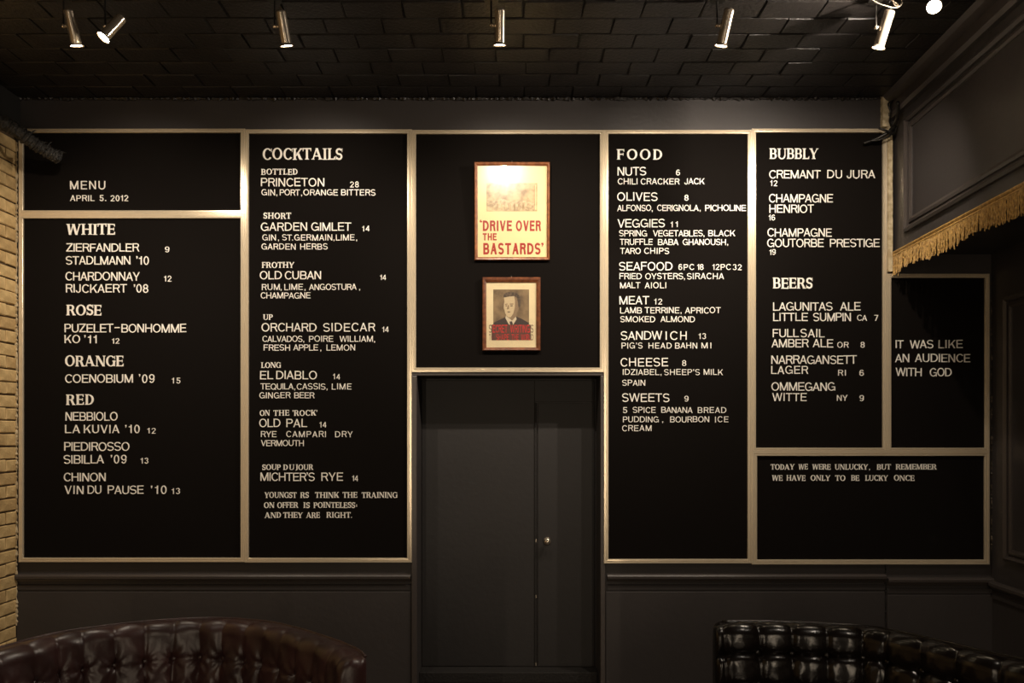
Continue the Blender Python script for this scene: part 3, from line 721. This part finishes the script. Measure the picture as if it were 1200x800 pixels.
flat(p2, X, Z, [(595.5,357),(596.4,357),(596.5,361.6),(594.2,362.4),(594,361.4)], M['skin2'], 7, 'printed_portrait')
flat(p2, X, Z, [(593.8,365),(596,364.5),(598.8,365),(596.2,366)], M['hair'], 7, 'printed_portrait')
flat(p2, X, Z, [(576,398.3),(622,398.3),(622,380),(576,380)], M['redband'], 9, 'printed_band')
words(p2, X, Z, 'sans', 380.3, 389.3, M['red2'], 10, [('ECRET', 577.5, 594.5), ('WRITING', 598, 620.7)])
words(p2, X, Z, 'sans', 380.3, 389.3, M['maroon'], 10, [('S', 573, 576), ('S', 622, 625.2)])
words(p2, X, Z, 'sans', 391.3, 398.2, M['red2'], 10, [('SHAPE', 581.5, 596.5), ('THE', 599.5, 608), ('WORL', 610.5, 621.5)])
words(p2, X, Z, 'sans', 391.3, 398.2, M['maroon'], 10, [('TO', 573, 578.5), ('D', 622.3, 625.2)])

# ------------------------------------------------------------------ spot fixtures
def frame_for(axis):
    a = axis.normalized(); u = a.cross(Vector((0, 1, 0))).normalized(); v = a.cross(u)
    return a, u, v
def fixture(label, top, mouth, side=-1, aim=None, power=20, cone=110, group='ceiling spotlights above the menu wall', cord=False, lens_scale=1.0):
    top = Vector(top); mouth = Vector(mouth); a, u, v = frame_for(mouth-top)
    root = empty('ceiling_spotlight', (top.x, top.y, CEIL)); tag(root, label, 'spotlight', group)
    o0 = Vector((top.x, top.y, CEIL))
    L = (mouth-top).length; seg = 24
    def lathe(prof, name, m):
        rings = [[top+a*h-o0+u*(r*math.cos(2*PI*j/seg))+v*(r*math.sin(2*PI*j/seg)) for j in range(seg)] for h, r in prof]
        return MB().loft(rings, True, False).build(name, m, root, smooth=True)
    h = lathe([(.0, .001), (.0, .018), (.003, .023), (.008, .0255), (.012, .0255), (L-.006, .0255), (L-.006, .0235), (L-.05, .0225), (L-.05, .001)], 'housing', M['chrome'])
    md = h.modifiers.new('edge', 'EDGE_SPLIT'); md.split_angle = math.radians(35)
    lathe([(L-.012, .0256), (L-.004, .030), (L, .0335), (L+.002, .0335), (L+.001, .030), (L-.012, .024)], 'trim_ring', M['chrome'])
    lathe([(L-.003, .030), (L-.003, .0005)], 'lens', M['lens'])
    kp = top+a*L*.45-o0+Vector((side*.026, 0, 0))
    MB().tube([kp, kp+Vector((side*.014, 0, 0))], .007, 10).ball(kp+Vector((side*.016, 0, 0)), .010, 10, 6).build('knuckle', M['chrome'], root, smooth=True)
    ar = kp+Vector((side*.016, 0, 0))
    MB().tube([(ar.x, ar.y, 0.0), (ar.x, ar.y, ar.z-.012)], .004, 8).build('arm', M['blackmetal'], root)
    MB().tube([(ar.x, ar.y, -.022), (ar.x, ar.y, -.001)], .034, 20).build('canopy', M['blackmetal'], root)
    if cord:
        pts = []
        for q in range(25):
            tt = q/24; pts.append((-.03+.08*math.sin(tt*PI*1.5), 0+.01*math.sin(tt*5), -.008-.055*math.sin(tt*PI)-.0*tt))
        MB().tube(pts, .0028, 6).build('cord', M['chrome'], root, smooth=True)
        pts = [(.035+.022*math.cos(q/20*2*PI), .01*math.sin(q/20*2*PI), -.035+.03*math.sin(q/20*2*PI)) for q in range(21)]
        MB().tube(pts, .0028, 6).build('cord', M['chrome'], root, smooth=True)
    if power:
        sl = spot_light(mouth+a*.006, aim if aim else mouth+a, power, cone, .6 if cone > 170 else 1.0, .022)
    return root
def A(px, py): return P(px, py, PD)
fixture('leftmost spotlight, a nickel cylinder leaning right, aimed at the menu boards', P(80,11,3.82), P(90,54,3.87), aim=A(165,330), power=17, cone=98)
fixture('second spotlight from the left, tilted steeply with its lit lens toward the brick wall', P(143.5,20,3.84), P(121,44,3.79), side=-1, aim=(XL, 4.3, 1.5), power=28, cone=125)
fixture('nickel cylinder spotlight leaning right, above the cocktails board', P(328.5,12,3.82), P(336,54,3.87), aim=A(375,310), power=23, cone=94)
fixture('central nickel cylinder spotlight hanging straight above the two posters', P(586,10,3.82), P(585.7,53,3.87), aim=A(597,300), power=24, cone=88)
fixture('nickel cylinder spotlight leaning left, above the food board', P(855,10,3.82), P(845,54,3.87), aim=A(775,320), power=25, cone=118)
fixture('nickel spotlight with coiled cord leaning left, above the bubbly board', P(1043,12,3.82), P(1029,56.5,3.87), aim=A(960,320), power=22, cone=112, cord=True)
fixture('rightmost spotlight, its glaring lens turned toward the room', P(1103,-14,3.80), P(1095,8,3.68), side=1, aim=(.4, 3.9, 3.75), power=50, cone=176)

# ------------------------------------------------------------------ fringe under the bulkhead
fr = empty('fringe', (xb(D), D, SOFZ)); tag(fr, 'gold bullion fringe hanging along the lower edge of the bulkhead at right', 'fringe')
def fx(y): return xb(y)-.012-xb(D)
y0f, y1f = 1.2, D-.035
zt = EYE+1.157-SOFZ
hd = MB()
for q in range(2):
    pr = [(.010, zt-.020*q), (-.004, zt-.002-.020*q), (-.008, zt-.010-.020*q), (-.004, zt-.018-.020*q), (.010, zt-.020-.020*q)]
    hd.loft([[(fx(y)+p, y-D, z) for p, z in pr] for y in (y0f, y1f)])
hd.build('header_braid', M['gold'], fr)
cords = MB(); rg = random.Random(5); y = y0f; i_ = 0
while y < y1f:
    ln_ = .118+rg.uniform(-.012, .012)+.010*math.sin(y*9); sw = rg.uniform(-.008, .008); out = rg.uniform(-.010, .006)
    if rg.random() < .05: ln_ += .02
    for half in range(2):
        ph = rg.uniform(0, 6)
        pts = []; N = 9
        for q in range(N+1):
            t = q/N; a = ph+t*16+half*PI
            pts.append((fx(y)+out*t+.0022*math.cos(a)-.002, y-D+sw*t+.0022*math.sin(a), zt-.022-ln_*t))
        cords.tube(pts, .0030, 5, False)
    y += .0085+rg.uniform(-.001, .002); i_ += 1
tag(cords.build('twisted_cords', M['gold'], fr, smooth=True), kind='stuff')

# ------------------------------------------------------------------ cream strip, loose cable, wrapped pipe
st = empty('corner_strip', (0, D, 0)); tag(st, 'cream unpainted wood strip standing between the bubbly board and the bulkhead', 'wood strip')
def wob(px0, px1, pya, pyb, dy, m, name, seed):
    rg = random.Random(seed); rings = []; n = 36
    for q in range(n+1):
        py = pya+(pyb-pya)*q/n; j = rg.uniform(-.0016, .0016); z = EYE+(HY-py)*FD/F
        xa = (px0-HX)*FD/F+j; x2 = (px1-HX)*FD/F+rg.uniform(-.0012, .0012)
        rings.append([(xa, -.001, z), (xa, -.034+dy, z), (x2, -.034+dy, z), (x2, -.001, z)])
    MB().loft(rings).build(name, m, st)
wob(1034.3, 1042.5, 111, 148.5, 0, M['plaster'], 'wide_strip', 1)
wob(1040.3, 1045.6, 148.5, 318, -.002, M['plaster'], 'narrow_strip', 2)
cb = empty('loose_cable', P(1040,155,4.92)); tag(cb, 'black cable loosely knotted over the top of the cream strip', 'cable')
o0 = cb.location
def rel(px, py, d): return P(px, py, d)-o0
def smooth_path(pts, n=8):
    out = []
    for i in range(len(pts)-1):
        a, b, c, d = pts[max(i-1, 0)], pts[i], pts[i+1], pts[min(i+2, len(pts)-1)]
        for q in range(n):
            t = q/n; out.append(.5*((2*b)+(c-a)*t+(2*a-5*b+4*c-d)*t*t+(3*b-a-3*c+d)*t**3))
    out.append(pts[-1]); return out
MB().tube(smooth_path([rel(1052,120,4.66), rel(1052,134,4.76), rel(1049,145,4.86), rel(1044,152,4.90), rel(1036,158,4.92), rel(1026,163,4.94), rel(1012,168,4.96)]), .011, 8).build('thick_cable', M['blackmetal'], cb, smooth=True)
MB().tube(smooth_path([rel(1046,118,4.93), rel(1041,122,4.92), rel(1044,132,4.92), rel(1042.5,142,4.92), rel(1046,150,4.91), rel(1044,158,4.90), rel(1030,164,4.92), rel(1020,165,4.94)]), .006, 8).build('thin_cable', M['blackmetal'], cb, smooth=True)
MB().tube(smooth_path([rel(1030,150,4.90), rel(1038,153,4.89), rel(1047,157,4.90), rel(1050,149,4.90), rel(1044,147,4.89)]), .007, 8).build('cable_tie', M['blackmetal'], cb, smooth=True)
pp = empty('wrapped_pipe', P(30,160,4.7)); tag(pp, 'dark pipe in frayed black wrapping, poking out beside the brick wall', 'pipe')
o0 = pp.location; rg = random.Random(9)
path = smooth_path([rel(-30,128,4.55), rel(-4,140,4.6), rel(18,152,4.66), rel(40,168,4.74), rel(56,178,4.80), rel(68,184.5,4.86)], 14)
MB().tube(path, [.047*rg.uniform(.82, 1.15)*(1-.25*i/len(path)) for i in range(len(path))], 12).build('wrapping', M['pipe'], pp)
for q in range(26):
    t = rg.randrange(8, len(path)) if q > 9 else len(path)-1-rg.randrange(3); c = path[t]; dv = Vector((rg.uniform(-.6, 1), rg.uniform(-1, .2), rg.uniform(-.3, 1))).normalized()
    a = c+dv*.03; b = a+dv*rg.uniform(.012, .03)+Vector((.015, 0, rg.uniform(-.012, .01)))
    MB().tube([a, (a+b)/2+Vector((0, 0, .006)), b], [.005, .004, .001], 5).build('loose_strand', M['pipe'], pp)

# ------------------------------------------------------------------ tufted sofas
def catmull(pts, step):
    pts = [Vector(p) for p in pts]; dense = []
    for i in range(len(pts)-1):
        a, b, c, d = pts[i-1] if i else 2*pts[0]-pts[1], pts[i], pts[i+1], pts[i+2] if i+2 < len(pts) else 2*pts[-1]-pts[-2]
        for q in range(30):
            t = q/30; dense.append(.5*((2*b)+(c-a)*t+(2*a-5*b+4*c-d)*t*t+(3*b-a-3*c+d)*t**3))
    dense.append(pts[-1])
    L = [0]
    for i in range(1, len(dense)): L.append(L[-1]+(dense[i]-dense[i-1]).length)
    n = int(L[-1]/step); out = []; j = 0
    for i in range(n+1):
        s = L[-1]*i/n
        while j < len(L)-2 and L[j+1] < s: j += 1
        t = (s-L[j])/max(1e-9, L[j+1]-L[j]); out.append((s, dense[j].lerp(dense[j+1], t)))
    return out, L[-1]
def sofa(label, pts, leather, top, pitch, first, rowz, amp, seat_fn, endcaps=(True, True), thick=.15, seed=1, wrinkle=.004, roll=.05, seam=.0, topk=.6):
    """the back follows pts (plan of the top's back edge), the tufted side faces left of the direction of travel"""
    path, Ltot = catmull([(a, b, 0) for a, b in pts], .008)
    cxy = sum((p for s, p in path), Vector())/len(path)
    root = empty('tufted_sofa', (cxy.x, cxy.y, 0)); tag(root, label, 'sofa')
    n = len(path); nor = []
    for i in range(n):
        t = (path[min(i+1, n-1)][1]-path[max(i-1, 0)][1]).normalized(); nor.append(Vector((t.y, -t.x, 0)))  # right-hand side = toward the seat
    # profile: (offset toward the seat, z), normal direction, tuft weight
    pr = []
    z0 = .36
    N1 = 44
    for k in range(N1): z = z0+(top-roll-z0)*k/(N1-1); pr.append((thick-.05*((z-z0)/(top-z0)), z, 1.0))
    c = thick-.05*((top-roll-z0)/(top-z0))-roll
    for k in range(1, 13):
        a = PI/2*k/12; pr.append((c+roll*math.cos(a), top-roll+roll*math.sin(a), 1.0))
    for k in range(1, 7): pr.append((c-(c-.012)*k/6, top, max(0, 1-k/4)))
    pr.append((.004, top-.006, 0)); pr.append((0, top-.02, 0)); pr.append((0, .10, 0))
    m_ = len(pr)
    # creases
    rows = rowz; bt = []
    for r_, z in enumerate(rows):
        s = first-pitch*4
        while s < Ltot+pitch*2:
            bt.append((r_, s, z)); s += pitch
    segs = []
    for (r_, s, z) in bt:
        if r_ == 0: segs.append((s, .2, s, top+.5))
    # arc height parameter along the profile for the crease distance
    hs = []; acc = pr[0][1]
    for k, (o, z, w_) in enumerate(pr):
        if k: acc += math.hypot(o-pr[k-1][0], z-pr[k-1][1])
        hs.append(acc)
    segs.sort(key=lambda q: min(q[0], q[2]))
    rg = random.Random(seed); ph = [rg.uniform(0, 6) for _ in range(8)]
    V = []
    for i, (s, p) in enumerate(path):
        near = [q for q in segs if min(q[0], q[2]) < s+pitch*.7 and max(q[0], q[2]) > s-pitch*.7]
        nb = [q for q in bt if abs(q[1]-s) < pitch*.8]
        for k, (o, z, w_) in enumerate(pr):
            h = hs[k]; d = amp if 0 else 0
            if w_ > 0:
                dm = 9
                for (s1, z1, s2, z2) in near:
                    dx, dz = s2-s1, z2-z1; t = max(0, min(1, ((s-s1)*dx+(h-z1)*dz)/(dx*dx+dz*dz)))
                    dm = min(dm, math.hypot(s-s1-t*dx, h-z1-t*dz))
                d = amp*(1-math.exp(-dm/(pitch*.17)))-amp*.35
                if h > rows[0]: d *= 1-(1-topk)*min(1, (h-rows[0])/.10)
                for zz2 in rows: d -= seam*math.exp(-abs(h-zz2)/.012)*w_
                db = 9; ang = 0
                for (r_, sb_, zb_) in nb:
                    q = math.hypot(s-sb_, h-zb_)
                    if q < db: db = q; ang = math.atan2(h-zb_, s-sb_); sid = sb_*37+zb_*91
                if db < 9:
                    d -= amp*.9*math.exp(-(db/(pitch*.13))**2)
                    d += wrinkle*math.exp(-db/(pitch*.30))*math.sin(ang*7+sid)*min(1, db/(pitch*.1))
                d += wrinkle*.5*math.sin(s*31+ph[0]+2*math.sin(h*17+ph[1]))*math.sin(h*23+ph[2])
                d *= w_
            # end rounding
            e = min(s if endcaps[0] else 9, Ltot-s if endcaps[1] else 9)
            # normal of profile
            kk0, kk1 = max(k-1, 0), min(k+1, m_-1); tn_ = (pr[kk1][0]-pr[kk0][0], pr[kk1][1]-pr[kk0][1]); ll = math.hypot(*tn_) or 1
            no, nz = tn_[1]/ll, -tn_[0]/ll
            oo = o+no*d; zz_ = z+nz*d
            if e < .05:
                f_ = math.sqrt(max(0, 1-((.05-e)/.05)**2)); oo = thick*.5+(oo-thick*.5)*(.55+.45*f_); zz_ = zz_-(1-f_)*.030*(1 if z > .5 else 0)
            V.append(p+nor[i]*oo+Vector((0, 0, zz_))-root.location)
    Fc = []
    for i in range(n-1):
        for k in range(m_-1): a = i*m_+k; Fc.append((a, a+1, a+m_+1, a+m_))
    Fc.append(tuple(range(m_-1, -1, -1))); Fc.append(tuple((n-1)*m_+k for k in range(m_)))
    o = mesh('backrest', V, Fc, leather, root, True)
    md = o.modifiers.new('edge', 'EDGE_SPLIT'); md.split_angle = math.radians(60)
    # piping on the back edge of the top
    MB().tube([p+nor[i]*.006+Vector((0, 0, top-.001))-root.location for i, (s, p) in enumerate(path) if i % 3 == 0 and .03 < s < Ltot-.03], .0055, 8).build('piping', leather, root, smooth=True)
    # buttons
    import bisect
    bme = None
    for (r_, sb_, zb_) in bt:
        if not (.05 < sb_ < Ltot-.05): continue
        i = min(n-1, int(round(sb_/Ltot*(n-1)))); k = min(range(m_), key=lambda q: abs(hs[q]-zb_))
        p = path[i][1]+nor[i]*(pr[k][0]-amp*1.15+.003)+Vector((0, 0, pr[k][1]))-root.location
        if bme is None:
            b = MB().ball((0, 0, 0), .012, 12, 8, (1, .5, 1)).build('button', leather, root, smooth=True, loc=p); bme = b.data
        else: b = link('button', bme, root, p)
        b.rotation_euler = (0, 0, math.atan2(nor[i].x, -nor[i].y) if 0 else math.atan2(nor[i].y, nor[i].x)+PI/2)
    # seat cushion and base follow the same plan, filled toward the seat side
    inner = [p+nor[i]*(thick+.005) for i, (s, p) in enumerate(path) if i % 6 == 0]
    sp = seat_fn(inner)
    for (nm, zz0, zz1, shr) in (('seat_cushion', .30, .44, 0), ('base', .09, .30, .02)):
        c_ = sum((q for q in sp), Vector())/len(sp)
        rr = [[c_+(q-c_)*(1-sh-shr)+Vector((0, 0, z))-root.location for q in sp] for z, sh in ((zz0, .02), (zz0+.02, 0), (zz1-.03, 0), (zz1, .04))]
        MB().loft(rr).build(nm, leather, root)
    xs = [q.x for q in sp]; ys = [q.y for q in sp]
    for (a, b) in ((0.06, 0), (.94, 0), (.3, 1), (.7, 1)):
        q = sp[int(a*(len(sp)-1))] if b == 0 else path[int(a*(n-1))][1]+nor[int(a*(n-1))]*.06
        q = q.lerp(sum(sp, Vector())/len(sp), .12) if b == 0 else q
        MB().tube([Vector((q.x, q.y, 0))-root.location, Vector((q.x, q.y, .10))-root.location], [.02, .028], 10).build('foot', M['blackmetal'], root)
    return root
top = .80
def TP(px, py): d = (EYE-top)*F/(py-HY); return ((px-HX)*d/F, d)
ptsL = [(-2.10, 2.50), (-2.03, 2.75)] + [TP(0,757.5), TP(50,744), TP(100,735.5), TP(180,726.5), TP(250,723.3), TP(310,727), TP(350,735), TP(390,747.5), TP(418,758.5), TP(433,771)]
def closed_seat(inner):
    front = []
    a, b = inner[0], inner[-1]
    for q in range(1, 8):
        t = q/8; p = b.lerp(a, t); front.append(p+Vector((0, -.10*math.sin(PI*t), 0)))
    return inner+front
sofa('curved oxblood leather sofa with deep button tufting at lower left, by the brick wall', ptsL, M['leather1'], top, .128, .062, [.655, .53, .41], .020, closed_seat, seed=2, wrinkle=.008, seam=.004, topk=.5)
ptsR = [TP(833,727), TP(900,727.2), TP(970,730), TP(1030,734.5), TP(1100,749), TP(1150,761), TP(1200,772), (1.93, 2.65), (2.02, 2.40)]
def seatR(inner):
    a, b = inner[0], inner[-1]
    return inner+[Vector((b.x-.35, b.y-.12, 0)), Vector((b.x-.8, b.y+.02, 0)), Vector((a.x+.15, a.y-.6, 0)), Vector((a.x, a.y-.5, 0))]
sofa('glossy black leather sofa with button tufting at lower right', ptsR, M['leather2'], top, .148, .18, [.690, .56, .42], .020, seatR, seed=6, wrinkle=.0025, seam=.022, topk=.7)
